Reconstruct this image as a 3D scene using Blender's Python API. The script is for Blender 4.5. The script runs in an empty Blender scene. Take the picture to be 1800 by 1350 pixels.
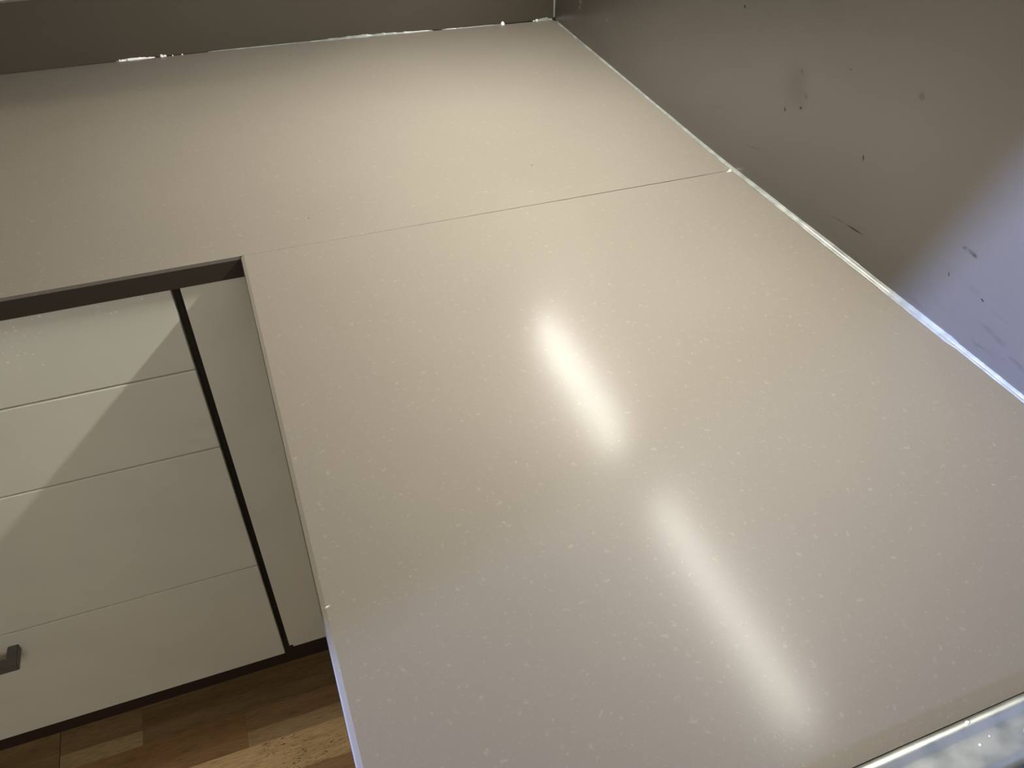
import bpy, bmesh, math, random
from mathutils import Vector, noise
random.seed(7)
S = bpy.context.scene
ZT = 0.90                                   # height of the worktop's top face above the floor

# ------------------------------------------------------------------ camera
cam = bpy.data.cameras.new('camera'); co = bpy.data.objects.new('camera', cam)
S.collection.objects.link(co); S.camera = co
co.location = (-0.6154, -1.4225, ZT + 0.4890)
co.rotation_euler = (0.8531, -0.0107, -0.3558)
cam.sensor_width = 36; cam.lens = 1446 / 1800 * 36; cam.clip_start = 0.02

# ------------------------------------------------------------------ light
S.view_settings.view_transform = 'Standard'; S.view_settings.look = 'None'
S.view_settings.gamma = 1; S.view_settings.use_curve_mapping = False
S.view_settings.exposure = 0.0
wd = bpy.data.worlds.new('world'); S.world = wd; wd.use_nodes = True
wd.node_tree.nodes['Background'].inputs[0].default_value = (1.0, 0.88, 0.76, 1)
wd.node_tree.nodes['Background'].inputs[1].default_value = 0.16

def area(name, loc, sx, sy, power, col, rot=(0, 0, 0), spread=180):
    l = bpy.data.lights.new(name, 'AREA'); l.shape = 'RECTANGLE'; l.size = sx; l.size_y = sy
    l.energy = power; l.color = col; l.spread = math.radians(spread)
    o = bpy.data.objects.new(name, l); S.collection.objects.link(o)
    o.location = loc; o.rotation_euler = rot
    return o
TILT = math.radians(31)                     # the lamps look down and into the room
# two strip lamps under the wall cupboard above the side run of the worktop
area('strip_lamp_far', (-0.083, -0.375, ZT + 0.520), 0.024, 0.36, 5.9, (1.0, 0.985, 0.90), (0, TILT, 0), 138)
area('strip_lamp_near', (-0.083, -0.890, ZT + 0.520), 0.014, 0.40, 4.3, (1.0, 0.975, 0.87), (0, TILT, 0), 130)
# ceiling lamp
area('ceiling_lamp', (-1.0, -0.50, ZT + 1.60), 0.10, 0.10, 8.0, (1.0, 0.85, 0.68))
# the lit room behind the photographer
area('room_light', (-0.6, -3.1, ZT + 1.1), 1.8, 1.2, 24, (1.0, 0.96, 0.86), (math.radians(75), 0, 0))
# unseen cool spot added to tint the side panel, trimmed by the left baffle
sp = bpy.data.lights.new('cool_spot', 'SPOT'); sp.energy = 2700; sp.color = (0.36, 0.49, 1.0)
sp.spot_size = math.radians(75); sp.spot_blend = 0.3; sp.shadow_soft_size = 0.010
so = bpy.data.objects.new('cool_spot', sp); S.collection.objects.link(so)
so.location = (-3.4, -2.0, ZT + 0.16)
so.rotation_euler = (Vector((0, -1.315, ZT - 0.03)) - so.location).to_track_quat('-Z', 'Y').to_euler()

# ------------------------------------------------------------------ node helpers
def mat(name):
    m = bpy.data.materials.new(name); m.use_nodes = True
    nt = m.node_tree; return m, nt, nt.nodes['Principled BSDF']
def N(nt, t, **k):
    n = nt.nodes.new(t)
    for a, b in k.items():
        if hasattr(n, a): setattr(n, a, b)
    return n
def setin(nt, sock, v):
    if hasattr(v, 'is_output'): nt.links.new(v, sock)
    elif v is not None: sock.default_value = v
def M(nt, op, a, b=None, c=None, clamp=False):
    n = nt.nodes.new('ShaderNodeMath'); n.operation = op; n.use_clamp = clamp
    setin(nt, n.inputs[0], a); setin(nt, n.inputs[1], b)
    if c is not None: setin(nt, n.inputs[2], c)
    return n.outputs[0]
def coords(nt, scale=(1, 1, 1), rot=(0, 0, 0), loc=(0, 0, 0)):
    tc = nt.nodes.new('ShaderNodeTexCoord'); mp = nt.nodes.new('ShaderNodeMapping')
    mp.inputs['Scale'].default_value = scale; mp.inputs['Rotation'].default_value = rot
    mp.inputs['Location'].default_value = loc
    nt.links.new(tc.outputs['Object'], mp.inputs[0]); return mp.outputs[0]
def noi(nt, v, scale, detail=2, rough=0.5, dist=0.0):
    n = nt.nodes.new('ShaderNodeTexNoise'); nt.links.new(v, n.inputs['Vector'])
    n.inputs['Scale'].default_value = scale; n.inputs['Detail'].default_value = detail
    n.inputs['Roughness'].default_value = rough; n.inputs['Distortion'].default_value = dist
    return n.outputs['Fac']
def rng(nt, v, a, b, c=0.0, d=1.0):
    n = nt.nodes.new('ShaderNodeMapRange'); n.clamp = True; n.interpolation_type = 'SMOOTHSTEP'
    nt.links.new(v, n.inputs[0])
    for i, x in enumerate((a, b, c, d)): n.inputs[i + 1].default_value = x
    return n.outputs[0]
def mix(nt, f, a, b):
    n = nt.nodes.new('ShaderNodeMix'); n.data_type = 'RGBA'
    setin(nt, n.inputs[0], f); setin(nt, n.inputs[6], a); setin(nt, n.inputs[7], b)
    return n.outputs[2]
def bump(nt, h, strength, dist):
    b = nt.nodes.new('ShaderNodeBump'); b.inputs['Strength'].default_value = strength
    b.inputs['Distance'].default_value = dist; nt.links.new(h, b.inputs['Height']); return b.outputs[0]
def rgb(r, g, b): return (r, g, b, 1)

# ------------------------------------------------------------------ materials
def worktop_material():
    m, nt, p = mat('quartz_worktop')
    v = coords(nt)
    f1 = rng(nt, noi(nt, v, 170, 3, 0.6, 0.3), 0.61, 0.71)         # pale flecks of a few millimetres
    f2 = rng(nt, noi(nt, v, 420, 2, 0.5), 0.62, 0.80)               # fine grain
    f3 = rng(nt, noi(nt, v, 3.0, 2, 0.5), 0.3, 0.7)                 # broad clouding
    vo = nt.nodes.new('ShaderNodeTexVoronoi'); nt.links.new(v, vo.inputs['Vector']); vo.inputs['Scale'].default_value = 42
    dot = rng(nt, vo.outputs['Distance'], 0.03, 0.06, 1.0, 0.0)
    cr = nt.nodes.new('ShaderNodeSeparateColor'); nt.links.new(vo.outputs['Color'], cr.inputs[0])
    dot = M(nt, 'MULTIPLY', dot, rng(nt, cr.outputs[0], 0.92, 0.93))
    base = mix(nt, f3, rgb(*WT_A), rgb(*WT_B))
    base = mix(nt, M(nt, 'MULTIPLY', f2, 0.16), base, rgb(0.42, 0.38, 0.32))
    base = mix(nt, M(nt, 'MULTIPLY', f1, 0.075), base, rgb(0.55, 0.50, 0.42))
    base = mix(nt, M(nt, 'MULTIPLY', dot, 0.10), base, rgb(0.7, 0.66, 0.58))
    vd = nt.nodes.new('ShaderNodeTexVoronoi'); nt.links.new(v, vd.inputs['Vector']); vd.inputs['Scale'].default_value = 24
    cd = nt.nodes.new('ShaderNodeSeparateColor'); nt.links.new(vd.outputs['Color'], cd.inputs[0])
    dk = M(nt, 'MULTIPLY', rng(nt, vd.outputs['Distance'], 0.022, 0.034, 1.0, 0.0), rng(nt, cd.outputs[1], 0.93, 0.94))
    base = mix(nt, M(nt, 'MULTIPLY', dk, 0.8), base, rgb(0.03, 0.025, 0.02))
    nt.links.new(base, p.inputs['Base Color'])
    r = M(nt, 'ADD', WT_R, M(nt, 'MULTIPLY', noi(nt, v, 260, 2), 0.10))
    nt.links.new(r, p.inputs['Roughness'])
    p.inputs['Specular IOR Level'].default_value = WT_S
    p.inputs['Coat Weight'].default_value = 0.15; p.inputs['Coat Roughness'].default_value = 0.40
    nt.links.new(bump(nt, noi(nt, v, 700, 2, 0.6), 0.12, 0.0003), p.inputs['Normal'])
    return m
WT_A, WT_B, WT_R, WT_S = (0.150, 0.134, 0.113), (0.162, 0.145, 0.122), 0.130, 0.044

def spot_mask(nt, y, z, cy, cz, ang, a, b, soft=0.5):
    """elliptic mark centred at (cy, cz) on the panel face, long axis turned by ang"""
    c, s = math.cos(ang), math.sin(ang)
    dy = M(nt, 'SUBTRACT', y, cy); dz = M(nt, 'SUBTRACT', z, cz)
    u = M(nt, 'ADD', M(nt, 'MULTIPLY', dy, c / a), M(nt, 'MULTIPLY', dz, s / a))
    w = M(nt, 'ADD', M(nt, 'MULTIPLY', dy, -s / b), M(nt, 'MULTIPLY', dz, c / b))
    r = M(nt, 'SQRT', M(nt, 'ADD', M(nt, 'MULTIPLY', u, u), M(nt, 'MULTIPLY', w, w)))
    return rng(nt, r, 1.0 - soft, 1.0, 1.0, 0.0)

def panel_material(name, col, marks=False, rough=0.34, ior=1.5):
    m, nt, p = mat(name)
    v = coords(nt)
    f3 = rng(nt, noi(nt, v, 5.0, 3, 0.55), 0.3, 0.7)
    f2 = rng(nt, noi(nt, v, 260, 2), 0.45, 0.75)
    base = mix(nt, f3, rgb(*[c * 0.94 for c in col]), rgb(*[c * 1.06 for c in col]))
    mk = None
    if marks:
        sx = nt.nodes.new('ShaderNodeSeparateXYZ'); nt.links.new(v, sx.inputs[0])
        y, z = sx.outputs[1], M(nt, 'SUBTRACT', sx.outputs[2], ZT)
        n1 = rng(nt, noi(nt, v, 110, 3, 0.6), 0.38, 0.62)
        dk = rgb(0.020, 0.016, 0.013)
        masks = []
        def put(base, cy, cz, ang, a, b, k, soft=0.5, tex=None, col=dk):
            s = M(nt, 'MULTIPLY', spot_mask(nt, y, z, cy, cz, ang, a, b, soft), k)
            if tex is not None: s = M(nt, 'MULTIPLY', s, tex)
            masks.append(s)
            return mix(nt, s, base, col)
        base = put(base, -0.6790, 0.1370, 1.2, 0.036, 0.030, 0.14, 0.9)                # broad smudge
        base = put(base, -0.6810, 0.1380, 1.2, 0.034, 0.026, 0.22, 0.8, n1)
        base = put(base, -0.6830, 0.1560, 0.3, 0.006, 0.0035, 0.40, 0.7)
        base = put(base, -0.6990, 0.1340, 0.7, 0.007, 0.0025, 0.35, 0.7)
        base = put(base, -0.6699, 0.1079, 1.1, 0.0030, 0.0012, 0.95, 0.4)
        base = put(base, -0.6955, 0.1195, 0.1, 0.0032, 0.0020, 0.80, 0.6)
        base = put(base, -0.6930, 0.1260, 1.5, 0.0040, 0.0007, 0.45, 0.6)
        base = put(base, -0.8512, 0.1916, 0.4, 0.0065, 0.0045, 0.65, 0.7, n1)
        base = put(base, -0.7540, 0.1830, 0.2, 0.0035, 0.0022, 0.45, 0.8)
        base = put(base, -0.8059, 0.1098, 1.2, 0.0040, 0.0010, 0.95, 0.5)
        base = put(base, -0.5583, 0.1888, 0.9, 0.0025, 0.0018, 0.95, 0.5)
        base = put(base, -0.8240, 0.0353, -0.08, 0.0190, 0.0016, 0.85, 0.8)
        base = put(base, -0.8000, 0.0335, -0.10, 0.0220, 0.0012, 0.45, 0.8, n1)
        base = put(base, -0.9620, 0.0890, 0.05, 0.0120, 0.0030, 0.75, 0.8, n1)
        base = put(base, -0.9690, 0.0885, 0.2, 0.0050, 0.0030, 0.70, 0.8)
        base = put(base, -0.9522, 0.0576, 1.2, 0.0030, 0.0010, 0.85, 0.5)
        base = put(base, -0.9950, 0.0560, 0.3, 0.0030, 0.0012, 0.85, 0.5)
        base = put(base, -0.6285, 0.0430, -0.2, 0.0200, 0.0009, 0.40, 0.6)
        base = put(base, -0.5400, 0.0600, -0.35, 0.0220, 0.0009, 0.30, 0.6)
        for s_ in masks: mk = s_ if mk is None else M(nt, 'MAXIMUM', mk, s_)
        # faint grease spatter along the bottom of the panel, and pale smears near the corner
        band = M(nt, 'MULTIPLY', rng(nt, z, 0.02, 0.09, 1.0, 0.0), rng(nt, noi(nt, coords(nt, (1, 0.35, 1.6)), 75, 4, 0.6), 0.56, 0.72))
        base = mix(nt, M(nt, 'MULTIPLY', band, 0.45), base, dk)
        pale = rgb(0.30, 0.28, 0.26)
        n2 = rng(nt, noi(nt, v, 90, 3, 0.6), 0.48, 0.70)
        base = put(base, -0.085, 0.060, 1.3, 0.030, 0.016, 0.38, 0.9, n2, pale)
        base = put(base, -0.195, 0.062, 0.5, 0.050, 0.014, 0.38, 0.9, n2, pale)
        base = put(base, -0.150, 0.040, 0.5, 0.020, 0.008, 0.28, 0.9, n2, pale)
    nt.links.new(base, p.inputs['Base Color'])
    p.inputs['Roughness'].default_value = rough + 0.025
    p.inputs['IOR'].default_value = ior; p.inputs['Specular IOR Level'].default_value = 0.5
    if mk is not None: nt.links.new(M(nt, 'MULTIPLY', 0.5, M(nt, 'SUBTRACT', 1.0, mk, clamp=True)), p.inputs['Specular IOR Level'])
    return m

def cabinet_material(name='cabinet_white', grease=False):
    m, nt, p = mat(name)
    v = coords(nt)
    f = rng(nt, noi(nt, v, 7, 3, 0.6), 0.3, 0.7)
    base = mix(nt, f, rgb(0.58, 0.575, 0.51), rgb(0.62, 0.61, 0.54))
    if grease:                                                     # spatter along the top of the uppermost drawer
        sx = nt.nodes.new('ShaderNodeSeparateXYZ'); nt.links.new(v, sx.inputs[0])
        vo = nt.nodes.new('ShaderNodeTexVoronoi'); nt.links.new(v, vo.inputs['Vector']); vo.inputs['Scale'].default_value = 190
        cr = nt.nodes.new('ShaderNodeSeparateColor'); nt.links.new(vo.outputs['Color'], cr.inputs[0])
        d = M(nt, 'MULTIPLY', rng(nt, vo.outputs['Distance'], 0.16, 0.30, 1.0, 0.0), rng(nt, cr.outputs[0], 0.50, 0.54))
        cl = M(nt, 'MULTIPLY', rng(nt, noi(nt, v, 16, 2), 0.44, 0.60), rng(nt, sx.outputs[2], ZT - 0.125, ZT - 0.05))
        a = spot_mask(nt, sx.outputs[0], sx.outputs[2], -0.875, ZT - 0.088, -0.5, 0.045, 0.018, 0.8)
        cl = M(nt, 'MAXIMUM', M(nt, 'MULTIPLY', cl, 0.55), a)
        base = mix(nt, M(nt, 'MULTIPLY', M(nt, 'MULTIPLY', d, cl), 1.0), base, rgb(0.95, 0.92, 0.85))
    nt.links.new(base, p.inputs['Base Color'])
    p.inputs['Roughness'].default_value = 0.42
    nt.links.new(bump(nt, noi(nt, v, 300, 2), 0.08, 0.0005), p.inputs['Normal'])
    return m

def plain(name, col, rough=0.5, metal=0.0, spec=0.5):
    m, nt, p = mat(name)
    v = coords(nt)
    f = rng(nt, noi(nt, v, 30, 3, 0.6), 0.3, 0.7)
    nt.links.new(mix(nt, f, rgb(*[c * 0.92 for c in col]), rgb(*[min(1, c * 1.08) for c in col])), p.inputs['Base Color'])
    p.inputs['Roughness'].default_value = rough; p.inputs['Metallic'].default_value = metal
    p.inputs['Specular IOR Level'].default_value = spec
    return m

def wood_material():
    m, nt, p = mat('laminate_wood')
    oi = nt.nodes.new('ShaderNodeObjectInfo')
    tc = nt.nodes.new('ShaderNodeTexCoord')
    ad = nt.nodes.new('ShaderNodeVectorMath'); ad.operation = 'ADD'
    nt.links.new(tc.outputs['Object'], ad.inputs[0])
    cb = nt.nodes.new('ShaderNodeCombineXYZ')
    nt.links.new(M(nt, 'MULTIPLY', oi.outputs['Random'], 37.0), cb.inputs[0])
    nt.links.new(M(nt, 'MULTIPLY', oi.outputs['Random'], 11.0), cb.inputs[1])
    nt.links.new(cb.outputs[0], ad.inputs[1])
    def cc(sc):
        mp = nt.nodes.new('ShaderNodeMapping'); mp.inputs['Scale'].default_value = sc
        mp.inputs['Rotation'].default_value = (0, 0, 0.06)
        nt.links.new(ad.outputs[0], mp.inputs[0]); return mp.outputs[0]
    g1 = rng(nt, noi(nt, cc((3, 60, 1)), 2.2, 5, 0.65, 0.5), 0.32, 0.70)
    g2 = rng(nt, noi(nt, cc((14, 260, 1)), 2.5, 3, 0.6), 0.45, 0.70)
    g3 = rng(nt, noi(nt, cc((2.2, 14, 1)), 2.0, 2, 0.5), 0.35, 0.65)
    base = oi.outputs['Color']
    dk = mix(nt, 0.42, base, rgb(0.07, 0.035, 0.012))
    lt = mix(nt, 0.25, base, rgb(0.60, 0.42, 0.22))
    col = mix(nt, g3, dk, lt)
    col = mix(nt, M(nt, 'MULTIPLY', g1, 0.8), base, col)
    col = mix(nt, M(nt, 'MULTIPLY', g2, 0.55), col, rgb(0.09, 0.045, 0.018))
    # dark pores and dirt in the worn boards
    w = nt.nodes.new('ShaderNodeTexCoord')
    mp = nt.nodes.new('ShaderNodeMapping'); mp.inputs['Scale'].default_value = (110, 420, 1); mp.inputs['Rotation'].default_value = (0, 0, -0.25)
    nt.links.new(w.outputs['Object'], mp.inputs[0])
    pore = rng(nt, noi(nt, mp.outputs[0], 1.0, 2, 0.5), 0.60, 0.66)
    mp2 = nt.nodes.new('ShaderNodeMapping'); mp2.inputs['Scale'].default_value = (1, 1.6, 1)
    nt.links.new(w.outputs['Object'], mp2.inputs[0])
    zone = rng(nt, noi(nt, mp2.outputs[0], 9.0, 2, 0.5), 0.42, 0.56)
    pore = M(nt, 'MULTIPLY', M(nt, 'MULTIPLY', pore, zone), rng(nt, oi.outputs['Alpha'], 0.0, 1.0))
    col = mix(nt, M(nt, 'MULTIPLY', pore, 0.9), col, rgb(0.02, 0.012, 0.006))
    nt.links.new(col, p.inputs['Base Color'])
    p.inputs['Roughness'].default_value = 0.42
    nt.links.new(bump(nt, g2, 0.15, 0.0006), p.inputs['Normal'])
    return m

def silicone_material(name='clear_silicone', a=(0.34, 0.37, 0.35), b=(0.52, 0.54, 0.50), tr=0.55):
    m, nt, p = mat(name)
    v = coords(nt)
    nt.links.new(mix(nt, rng(nt, noi(nt, v, 60, 2), 0.3, 0.7), rgb(*a), rgb(*b)), p.inputs['Base Color'])
    p.inputs['Roughness'].default_value = 0.12
    p.inputs['Transmission Weight'].default_value = tr
    p.inputs['IOR'].default_value = 1.41
    p.inputs['Coat Weight'].default_value = 0.3; p.inputs['Coat Roughness'].default_value = 0.06
    nt.links.new(bump(nt, noi(nt, v, 140, 2), 0.25, 0.0008), p.inputs['Normal'])
    return m

def steel_material():
    m, nt, p = mat('brushed_steel')
    v = coords(nt)
    f = rng(nt, noi(nt, v, 40, 3, 0.6), 0.35, 0.65)
    vo = nt.nodes.new('ShaderNodeTexVoronoi'); nt.links.new(v, vo.inputs['Vector']); vo.inputs['Scale'].default_value = 95
    cr = nt.nodes.new('ShaderNodeSeparateColor'); nt.links.new(vo.outputs['Color'], cr.inputs[0])
    drop = M(nt, 'MULTIPLY', rng(nt, vo.outputs['Distance'], 0.12, 0.20, 1.0, 0.0), rng(nt, cr.outputs[0], 0.66, 0.68))
    base = mix(nt, f, rgb(0.31, 0.33, 0.30), rgb(0.37, 0.38, 0.35))
    base = mix(nt, drop, base, rgb(0.95, 0.96, 0.98))
    nt.links.new(base, p.inputs['Base Color'])
    p.inputs['Metallic'].default_value = 1.0
    nt.links.new(M(nt, 'ADD', 0.40, M(nt, 'MULTIPLY', f, 0.08)), p.inputs['Roughness'])
    nt.links.new(bump(nt, drop, 0.5, 0.0008), p.inputs['Normal'])
    return m

m_work = worktop_material()
m_side = panel_material('side_panel_finish', (0.064, 0.057, 0.050), marks=True, rough=0.24, ior=2.55)
m_back = panel_material('splashback_finish', (0.052, 0.043, 0.030))
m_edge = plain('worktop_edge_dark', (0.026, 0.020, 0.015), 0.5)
m_cab = cabinet_material()
m_cabg = cabinet_material('cabinet_white_spattered', grease=True)
m_in = plain('carcass_edge', (0.030, 0.022, 0.012), 0.7)
m_plinth = plain('plinth_brown', (0.030, 0.014, 0.010), 0.6)
m_handle = plain('handle_graphite', (0.110, 0.104, 0.096), 0.42, 0.3)
m_wood = wood_material()
m_sil = silicone_material()
m_sil_glint = silicone_material('silicone_painted_glint', (0.75, 0.78, 0.78), (0.92, 0.93, 0.92), 0.1)  # wet highlights put into a whiter base colour
m_steel = steel_material()
m_black = plain('black_glass', (0.010, 0.010, 0.012), 0.18)
m_wall = plain('wall_paint', (0.62, 0.58, 0.50), 0.8)
m_chip = plain('chipped_edge', (0.50, 0.47, 0.42), 0.6)

# ------------------------------------------------------------------ mesh helpers
def link(name, bm, m, parent=None, smooth=False, **props):
    me = bpy.data.meshes.new(name); bmesh.ops.recalc_face_normals(bm, faces=bm.faces[:])
    bm.to_mesh(me); bm.free(); me.materials.append(m)
    if smooth:
        for f in me.polygons: f.use_smooth = True
    o = bpy.data.objects.new(name, me); S.collection.objects.link(o)
    if parent: o.parent = parent
    for k, v in props.items(): o[k] = v
    return o
def empty(name, loc, label, cat, group=None):
    o = bpy.data.objects.new(name, None); S.collection.objects.link(o); o.location = (0, 0, 0)
    o.empty_display_size = 0.1; o['label'] = label; o['category'] = cat
    if group: o['group'] = group
    return o
def box(bm, x0, x1, y0, y1, z0, z1, bev=0.0, seg=2):
    vs = [bm.verts.new((x, y, z)) for z in (z0, z1) for x, y in ((x0, y0), (x1, y0), (x1, y1), (x0, y1))]
    fs = [bm.faces.new([vs[i] for i in f]) for f in ((0, 3, 2, 1), (4, 5, 6, 7), (0, 1, 5, 4), (1, 2, 6, 5), (2, 3, 7, 6), (3, 0, 4, 7))]
    if bev:
        es = list({e for f in fs for e in f.edges})
        bmesh.ops.bevel(bm, geom=es, offset=bev, segments=seg, affect='EDGES', profile=0.5, clamp_overlap=True)
    return bm
def boxo(name, dims, m, parent=None, bev=0.0, **props):
    return link(name, box(bmesh.new(), *dims, bev=bev), m, parent, **props)
def prism(pts, z0, z1):
    """pts: outline, counter-clockwise; returns bmesh and its bottom and top rings"""
    bm = bmesh.new()
    lo = [bm.verts.new((x, y, z0)) for x, y in pts]; hi = [bm.verts.new((x, y, z1)) for x, y in pts]
    n = len(pts)
    bm.faces.new(hi); bm.faces.new(lo[::-1])
    for i in range(n): bm.faces.new((lo[i], lo[(i + 1) % n], hi[(i + 1) % n], hi[i]))
    return bm, lo, hi
def lerp(tab, t):
    if t <= tab[0][0]: return tab[0][1]
    for (a, b), (c, d) in zip(tab, tab[1:]):
        if t <= c: return b + (d - b) * (t - a) / (c - a)
    return tab[-1][1]

# the wall lines as they run in plan (slightly out of true)
BACK = [(-2.2, 0.052), (-0.912, 0.0575), (-0.702, 0.0590), (-0.474, 0.0545), (-0.278, 0.0450), (-0.088, 0.0330), (0.02, 0.0300)]   # x -> y
SIDE = [(-1.40, 0.0100), (-1.072, 0.0088), (-0.991, 0.0080), (-0.884, 0.0066), (-0.733, 0.0046), (-0.600, 0.0026), (-0.522, 0.0030), (-0.337, 0.0062), (0.06, 0.0130)]   # y -> x
def ramp(a, b, n): return [a + (b - a) * i / n for i in range(n + 1)]

# ------------------------------------------------------------------ the room
# floor: a base slab with the strips of the laminate laid on it
floor = link('floor', box(bmesh.new(), -3.2, 0.30, -3.2, 0.15, -0.06, -0.006), plain('floor_base', (0.05, 0.03, 0.015), 0.8), kind='structure')
tones = [(0.34, 0.21, 0.095), (0.30, 0.165, 0.07), (0.40, 0.26, 0.12), (0.26, 0.16, 0.07), (0.36, 0.20, 0.085), (0.44, 0.30, 0.15)]
RW = 0.0655
given = {0: [(-1.45, (0.26, 0.17, 0.070)), (-1.095, ((0.25, 0.165, 0.070), (0.46, 0.33, 0.17))), (-0.963, ((0.20, 0.125, 0.050), (0.25, 0.165, 0.070))), (-0.50, None)],
         1: [(-1.32, (0.30, 0.165, 0.070)), (-1.095, (0.32, 0.175, 0.072)), (-0.795, ((0.32, 0.19, 0.085), (0.46, 0.31, 0.16))), (-0.48, None)],
         2: [(-1.60, (0.36, 0.22, 0.10)), (-1.095, (0.68, 0.47, 0.24)), (-0.62, (0.68, 0.47, 0.24)), (-0.45, None)]}  # light tan strips, tone raised further to paint in the lit patch
def plank(x0, x1, y0, y1, tone, worn):
    if isinstance(tone[0], tuple):                                 # a strip glued up from two narrower laths
        ym = y0 + 0.028
        plank(x0, x1, ym, y1, tone[0], worn); plank(x0, x1, y0, ym, tone[1], worn); return
    g = 0.00012
    if abs(x0 + 1.095) < 1e-4: x0 += 0.0009
    bm = box(bmesh.new(), x0 + g, x1 - g, y0 + g, y1 - g, -0.006, 0.0)
    es = [e for e in bm.edges if all(abs(v.co.z) < 1e-6 for v in e.verts)]
    bmesh.ops.bevel(bm, geom=es, offset=0.00012, segments=1, affect='EDGES')
    o = link('plank', bm, m_wood, floor); o.color = (*tone, worn)
for r in range(0, 30):
    y1 = -0.6005 + RW - RW * r; y0 = y1 - RW
    if r == 0: y1 = -0.520
    if r in given:
        L = given[r]
        for (a, t), (b, _) in zip(L, L[1:]): plank(a, b, y0, y1, t, 1.0 if r == 2 else 0.10)
        left = L[0][0]
    else:
        x = -0.45 - random.random() * 0.15; left = x
        while left > -1.75:
            ln = random.choice((0.26, 0.33, 0.40, 0.46)); a = left - ln
            plank(a, left, y0, y1, random.choice(tones), 0.6 if r > 2 else 0.1); left = a
        continue
    while left > -1.75:
        ln = random.choice((0.26, 0.33, 0.40)); a = left - ln
        plank(a, left, y0, y1, random.choice(tones), 0.3 if r > 1 else 0.05); left = a

boxo('wall_back', (-3.2, 0.30, 0.072, 0.18, 0.0, 2.5), m_wall, kind='structure')
boxo('wall_right', (0.036, 0.18, -3.2, 0.072, 0.0, 2.5), m_wall, kind='structure')

bm = bmesh.new()                                                   # unseen baffle, added to give the cool light a slanting edge
out = [(0.072, 0.0), (-3.2, 0.0), (-3.2, 2.5), (0.072, 2.5)]
hole = [(-1.740, ZT + 0.108), (-1.860, ZT + 0.108), (-1.905, ZT + 0.230), (-1.785, ZT + 0.230)]                  # slanting slot shaped to trim the cool spot's light
a, b, c, d = ([bm.verts.new((x, y, z)) for y, z in pl] for x, pl in ((-2.60, out), (-2.62, out), (-2.60, hole), (-2.62, hole)))
for i in range(4):
    j = (i + 1) % 4
    bm.faces.new((a[i], b[i], b[j], a[j])); bm.faces.new((c[i], c[j], d[j], d[i]))
    bm.faces.new((a[i], a[j], c[j], c[i])); bm.faces.new((b[i], d[i], d[j], b[j]))
link('light_baffle_left', bm, m_wall, kind='structure')

# ------------------------------------------------------------------ splashback and side panel
def strip_panel(line, along_x, thick, z0, z1, bevtop=0.001):
    """a thin board that follows a wall line; its face towards the room lies on the line"""
    bm = bmesh.new(); rows = []
    for t, d in line:
        pr = []
        for off in (0.0, thick):
            for z in (z0, z1):
                pr.append(bm.verts.new((t, d + off, z) if along_x else (d + off, t, z)))
        rows.append(pr)
    for a, b in zip(rows, rows[1:]):
        bm.faces.new((a[0], b[0], b[1], a[1])); bm.faces.new((a[2], a[3], b[3], b[2]))
        bm.faces.new((a[1], b[1], b[3], a[3])); bm.faces.new((a[0], a[2], b[2], b[0]))
    for r in (rows[0], rows[-1]): bm.faces.new((r[0], r[1], r[3], r[2]))
    return bm
xs = ramp(-2.2, 0.0125, 28)
bm = strip_panel([(x, lerp(BACK, x)) for x in xs], True, 0.012, ZT + 0.0015, ZT + 0.1025)
link('splashback', bm, m_back, label='dark taupe splashback board, low and long, standing behind the worktop at the top left', category='splashback')
ys = ramp(-1.40, 0.070, 28)
bm = strip_panel([(y, lerp(SIDE, y)) for y in ys], False, 0.018, ZT - 0.026, ZT + 0.50)
link('side_panel', bm, m_side, label='tall taupe wall panel with dark smudges, rising along the right side of the worktop', category='wall panel')

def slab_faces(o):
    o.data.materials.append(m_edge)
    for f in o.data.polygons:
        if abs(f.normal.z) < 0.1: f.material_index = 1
# ------------------------------------------------------------------ worktop: two slabs with a butt seam
work = empty('worktop', (0, 0, ZT), 'beige speckled stone worktop in an L shape with a fine seam across it', 'worktop')
T = 0.0266; CH = 0.0042
def chamfer(bm, test, off):
    es = [e for e in bm.edges if test(e.verts[0].co) and test(e.verts[1].co)]
    bmesh.ops.bevel(bm, geom=es, offset=off, segments=2, affect='EDGES', profile=0.6)
WX = -0.6214
pts = [(-2.2, -0.60), (WX, -0.60)]
seam = ramp(WX, 0.0, 60)[1:]
pts += [(x, -0.60 + 0.00018 * noise.noise((x * 90, 0, 0))) for x in seam]
pts += [(lerp(SIDE, y) - 0.0004, y) for y in ramp(-0.58, 0.022, 12)]
pts += [(x, lerp(BACK, x) - 0.0004) for x in ramp(0.008, -2.2, 24)]
bm, lo, hi = prism(pts, ZT - T, ZT)
chamfer(bm, lambda c: abs(c.y + 0.60) < 1e-5 and c.z > ZT - 1e-4 and c.x < WX + 1e-4, CH)
slab_faces(link('slab', bm, m_work, work))
pts = [(WX, -1.2853 + 0.0154 * WX), (lerp(SIDE, -1.2845) - 0.0004, -1.2853)]
pts += [(lerp(SIDE, y) - 0.0004, y) for y in ramp(-1.25, -0.62, 12)]
pts += [(x, -0.6002 - 0.00085 * max(0.0, min(1.0, (x + 0.50) / 0.30)) * max(0.25, min(1.0, (-x) / 0.05)) + 0.00022 * noise.noise((x * 120, 3, 0))) for x in ramp(-0.0, WX, 60)[:-1]]
pts += [(WX, -0.6002)]
bm, lo, hi = prism(pts, ZT - T, ZT)
chamfer(bm, lambda c: abs(c.x - WX) < 1e-5 and c.z > ZT - 1e-4, CH)
slab_faces(link('slab', bm, m_work, work))
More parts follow.
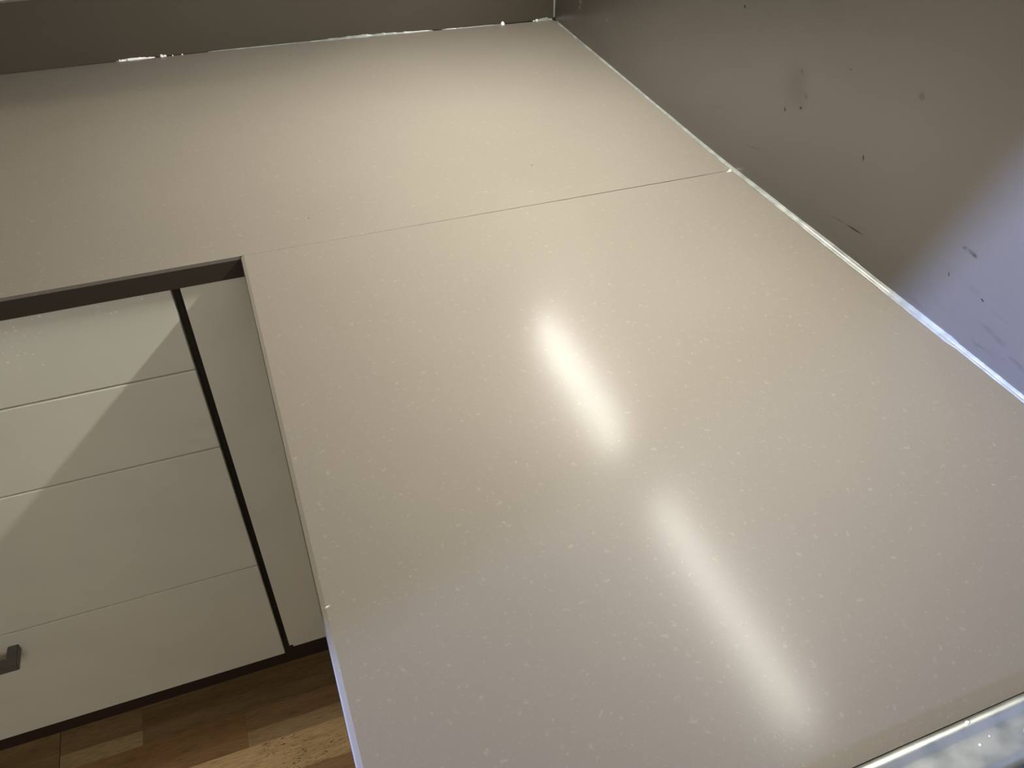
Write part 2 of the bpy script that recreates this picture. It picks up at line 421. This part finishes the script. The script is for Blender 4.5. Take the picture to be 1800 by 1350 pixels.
# pale chips: at the outer end of the seam and on the front edge
def chip(pts, h):
    bm = bmesh.new(); c = bm.verts.new((sum(p[0] for p in pts) / len(pts), sum(p[1] for p in pts) / len(pts), pts[0][2] + h))
    ring = [bm.verts.new(p) for p in pts]
    for a, b in zip(ring, ring[1:] + ring[:1]): bm.faces.new((a, b, c))
    bm.faces.new(ring[::-1]); return bm
zc = ZT + 0.0001
link('chip', chip([(-0.0105, -0.6030, zc), (-0.0040, -0.6040, zc), (-0.0008, -0.6000, zc), (-0.0018, -0.5965, zc), (-0.0050, -0.6000, zc)], 0.0008), m_chip, work, label='pale chip at the end of the seam')
link('chip', chip([(WX + 0.0043, -1.0742, zc), (WX + 0.0022, -1.0752, zc - 0.0012), (WX + 0.0028, -1.0764, zc - 0.0008), (WX + 0.0052, -1.0757, zc), (WX + 0.0075, -1.0742, zc), (WX + 0.0058, -1.0745, zc)], 0.0006), m_chip, work, label='pale chip on the front edge')

# ------------------------------------------------------------------ silicone beads
def bead(line, name, parent=None, **props):
    """line: (point, in-direction, radius along worktop, radius up the wall); concave-rounded fillet"""
    bm = bmesh.new(); rows = []
    for p, din, dup, r, h in line:
        row = [bm.verts.new(p)]
        for u, w in ((1.0, 0.0), (0.99, 0.10), (0.93, 0.19), (0.82, 0.25), (0.64, 0.30), (0.46, 0.40), (0.30, 0.56), (0.19, 0.76), (0.12, 0.92), (0.0, 1.0)):
            row.append(bm.verts.new(Vector(p) + Vector(din) * (r * u) + Vector(dup) * (h * w)))
        rows.append(row)
    for a, b in zip(rows, rows[1:]):
        for k in range(len(a)):
            j = (k + 1) % len(a); bm.faces.new((a[k], b[k], b[j], a[j]))
    bm.faces.new(rows[0]); bm.faces.new(rows[-1][::-1])
    o = link(name, bm, m_sil, parent, smooth=True, **props)
    return o
def nz(t, f=1.0, s=0): return noise.noise((t * f, s, 1.7))
ln = []
for y in ramp(-1.283, 0.020, 260):
    w = lerp([(-1.283, 0.0050), (-1.05, 0.0050), (-0.99, 0.0052), (-0.985, 0.0068), (-0.88, 0.0062), (-0.75, 0.0066), (-0.66, 0.0058), (-0.60, 0.0042), (-0.45, 0.0038), (-0.3, 0.0034), (0.02, 0.0034)], y)
    w *= 1 + 0.16 * nz(y, 14) + 0.06 * nz(y, 60, 5)
    h = w * (0.62 + 0.15 * nz(y, 9, 2))
    ln.append(((lerp(SIDE, y) + 0.0003, y, ZT + 0.00005), (-1, 0, 0), (0, 0, 1), w, h))
bead(ln, 'silicone_bead', label='clear shiny silicone bead running along the foot of the tall side panel', category='sealant')
sb = empty('silicone_bead', (0, 0, 0), 'uneven clear silicone bead in broken lengths under the low splashback', 'sealant')
for x0, x1, r0 in ((-0.742, -0.682, 0.0030), (-0.60, -0.44, 0.0016), (-0.44, -0.215, 0.0036), (-0.200, -0.088, 0.0014), (-0.0905, -0.083, 0.0045), (-0.030, 0.0100, 0.0042)):
    ln = []; n = max(10, int((x1 - x0) * 500))
    for i, x in enumerate(ramp(x0, x1, n)):
        e = math.sin(math.pi * i / n) ** 0.4 + 0.02
        w = max(0.0003, r0 * e * (1 + 0.35 * nz(x, 70, 4) + 0.25 * nz(x, 260, 9)))
        ln.append(((x, lerp(BACK, x) + 0.0004, ZT + 0.00005), (0, -1, 0), (0, 0, 1), w, w * 1.1))
    bl = bead(ln, 'bead_length', parent=sb)
    if r0 in (0.0030, 0.0045): bl.data.materials[0] = m_sil_glint
for x, r in ((-0.7365, 0.0020), (-0.724, 0.0022), (-0.672, 0.0030), (-0.667, 0.0022), (-0.655, 0.0012), (-0.640, 0.0014), (-0.022, 0.0026)):
    bm = bmesh.new(); bmesh.ops.create_icosphere(bm, subdivisions=2, radius=r)
    for v in bm.verts:
        v.co *= 1 + 0.35 * noise.noise(v.co * 900 + Vector((x * 50, 0, 0)))
        v.co += Vector((x, lerp(BACK, x) - r * 0.6, ZT + r * 0.55))
    link('bead_crumb', bm, m_sil_glint, sb, smooth=True)
ln = []
for z in ramp(ZT + 0.003, ZT + 0.1025, 30):
    w = 0.0022 * (1 + 0.15 * nz(z, 40, 3))
    ln.append(((lerp(SIDE, 0.03) + 0.0002, lerp(BACK, 0.012) + 0.0002, z), (-1, 0, 0), (0, -1, 0), w, w))
bead(ln, 'silicone_bead', label='thin upright silicone bead in the corner where the splashback meets the side panel', category='sealant')

# ------------------------------------------------------------------ drawer cabinet
YF = -0.58; GX = -0.7025
cab = empty('drawer_cabinet', (0, 0, 0), 'off-white four-drawer base cabinet with flat fronts under the back worktop', 'cabinet')
X0 = -1.6025
bm = bmesh.new()
for d in ((X0, X0 + 0.018, YF + 0.024, 0.0, 0.10, 0.870), (GX - 0.012, GX + 0.0055, YF + 0.024, 0.0, 0.10, 0.870),
          (X0, GX, YF + 0.024, 0.0, 0.10, 0.118), (X0, GX, -0.012, 0.0, 0.10, 0.870), (X0, GX, YF + 0.024, -0.47, 0.852, 0.870)):
    box(bm, *d)
link('carcass', bm, m_in, cab)
zt = [ZT - 0.030, ZT - 0.1553, ZT - 0.2880, ZT - 0.5436]; zb = [ZT - 0.1553, ZT - 0.2880, ZT - 0.5436, ZT - 0.7915]
for i in range(4):
    g = 0.0011
    bm = box(bmesh.new(), X0 + 0.002, GX, YF, YF + 0.019, zb[i] + (g if i < 3 else 0), zt[i] - g, bev=0.0014)
    dr = link('drawer', bm, m_cabg if i == 0 else m_cab, cab)
    if i == 0: dr['label'] = 'topmost drawer front with pale grease spatter'
    # bar handle: two square posts and a square bar
    zh = zt[i] - 0.0275; xa, xb = -1.2623, -1.0427; w = 0.0140
    bm = bmesh.new(); yo = -0.6143
    out = [(xa, YF), (xa, yo), (xb, yo), (xb, YF), (xb - w, YF), (xb - w, yo + w), (xa + w, yo + w), (xa + w, YF)]
    lo = [bm.verts.new((x, y, zh - 0.0133)) for x, y in out]; hi = [bm.verts.new((x, y, zh)) for x, y in out]
    bm.faces.new(lo); bm.faces.new(hi[::-1])
    for k in range(8): bm.faces.new((lo[k], hi[k], hi[(k + 1) % 8], lo[(k + 1) % 8]))
    es = [e for e in bm.edges if not all(abs(v.co.y - YF) < 1e-6 for v in e.verts)]
    bmesh.ops.bevel(bm, geom=es, offset=0.0008, segments=2, affect='EDGES')
    link('handle', bm, m_handle, dr)
boxo('plinth', (-2.19, -0.537, YF + 0.052, YF + 0.066, 0.0, 0.0995), m_plinth, label='dark recessed plinth board under the drawer cabinet', category='plinth')

# left neighbour of the drawer cabinet (outside the photograph, carries the worktop)
cb3 = empty('base_cabinet', (0, 0, 0), 'off-white base cabinet with one door left of the drawers', 'cabinet')
boxo('carcass', (-2.19, X0 - 0.001, YF + 0.021, 0.0, 0.10, 0.870), m_in, cb3)
boxo('door', (-2.188, X0 - 0.003, YF, YF + 0.019, ZT - 0.7915, ZT - 0.031), m_cab, cb3, bev=0.0014)

# corner cabinet with the filler strip right of the drawers
cc = empty('corner_cabinet', (0, 0, 0), 'corner base cabinet with a narrow off-white filler strip right of the drawers', 'cabinet')
boxo('carcass', (GX + 0.006, -0.02, YF + 0.024, 0.0, 0.10, 0.870), m_in, cc)
bm = box(bmesh.new(), GX + 0.0102, -0.590, YF, YF + 0.019, ZT - 0.7785, ZT - 0.0285)
es = [e for e in bm.edges if abs(e.verts[0].co.x - e.verts[1].co.x) < 1e-6 and abs(e.verts[0].co.z - e.verts[1].co.z) < 1e-6
      and e.verts[0].co.x < -0.65 and e.verts[0].co.z < 0.3]
bmesh.ops.bevel(bm, geom=es, offset=0.006, segments=5, affect='EDGES')
link('filler_strip', bm, m_cab, cc)

# wall cupboard over the back worktop, above the frame
wc = empty('wall_cabinet', (0, 0, 0), 'off-white wall cupboard hung above the back worktop', 'cabinet')
boxo('carcass', (-2.19, -0.66, -0.208, 0.050, ZT + 0.55, ZT + 1.25), m_cab, wc)
for i in range(3): boxo('door', (-2.19 + i * 0.51 + 0.002, -2.19 + (i + 1) * 0.51 - 0.002, -0.2276, -0.209, ZT + 0.551, ZT + 1.249), m_cab, wc, bev=0.0014)

# cabinet under the side run (its fronts face left, hidden below the worktop)
sc = empty('base_cabinet', (0, 0, 0), 'off-white base cabinet with two doors under the side run of the worktop', 'cabinet')
boxo('carcass', (-0.568, -0.02, -1.282, YF - 0.002, 0.10, 0.870), m_in, sc)
for a, b in ((-1.282, -0.936), (-0.932, -0.590)):
    boxo('door', (-0.589, -0.570, a, b, 0.110, 0.866), m_cab, sc, bev=0.0014)
boxo('plinth', (-0.535, -0.521, -1.282, YF + 0.03, 0.0, 0.10), m_plinth, label='dark recessed plinth board under the side run of cabinets', category='plinth')

# ------------------------------------------------------------------ cooker at the near end of the side run
ck = empty('cooker', (0, 0, 0), 'stainless steel cooker top with bright rolled edge at the near end of the worktop', 'cooker')
bm = bmesh.new()
prof = [(0.0, ZT - 0.030), (0.0, ZT - 0.001)]                      # profile across the steel rim, from the worktop side
for k in range(9):
    a = math.pi - k / 8 * math.pi * 0.62
    prof.append((0.0050 + 0.0050 * math.cos(a), ZT - 0.001 + 0.0050 * math.sin(a)))
prof += [(0.0096, ZT + 0.0023), (0.0110, ZT + 0.0020), (0.0150, ZT + 0.0017), (0.0210, ZT + 0.0013), (0.0265, ZT + 0.0009), (0.0300, ZT + 0.0005), (0.0325, ZT - 0.0004), (0.0345, ZT - 0.0030), (0.0355, ZT - 0.0080), (0.0355, ZT - 0.030)]
rows = []
for x in (-0.612, -0.0):
    y0 = -1.2858 + 0.0154 * x
    rows.append([bm.verts.new((x, y0 - d, z)) for d, z in prof])
for k in range(len(prof)):
    j = (k + 1) % len(prof); bm.faces.new((rows[0][k], rows[1][k], rows[1][j], rows[0][j]))
bm.faces.new(rows[0]); bm.faces.new(rows[1][::-1])
rim = link('steel_rim', bm, m_steel, ck, smooth=True)
rim.data.set_sharp_from_angle(angle=math.radians(50))
boxo('hob_plate', (-0.606, -0.006, -1.860, -1.3290, ZT - 0.030, ZT - 0.0065), m_black, ck, bev=0.001)
boxo('body', (-0.606, -0.006, -1.860, -1.3000, 0.0, ZT - 0.0305), plain('steel_body', (0.45, 0.46, 0.47), 0.4, 0.9), ck, bev=0.002)
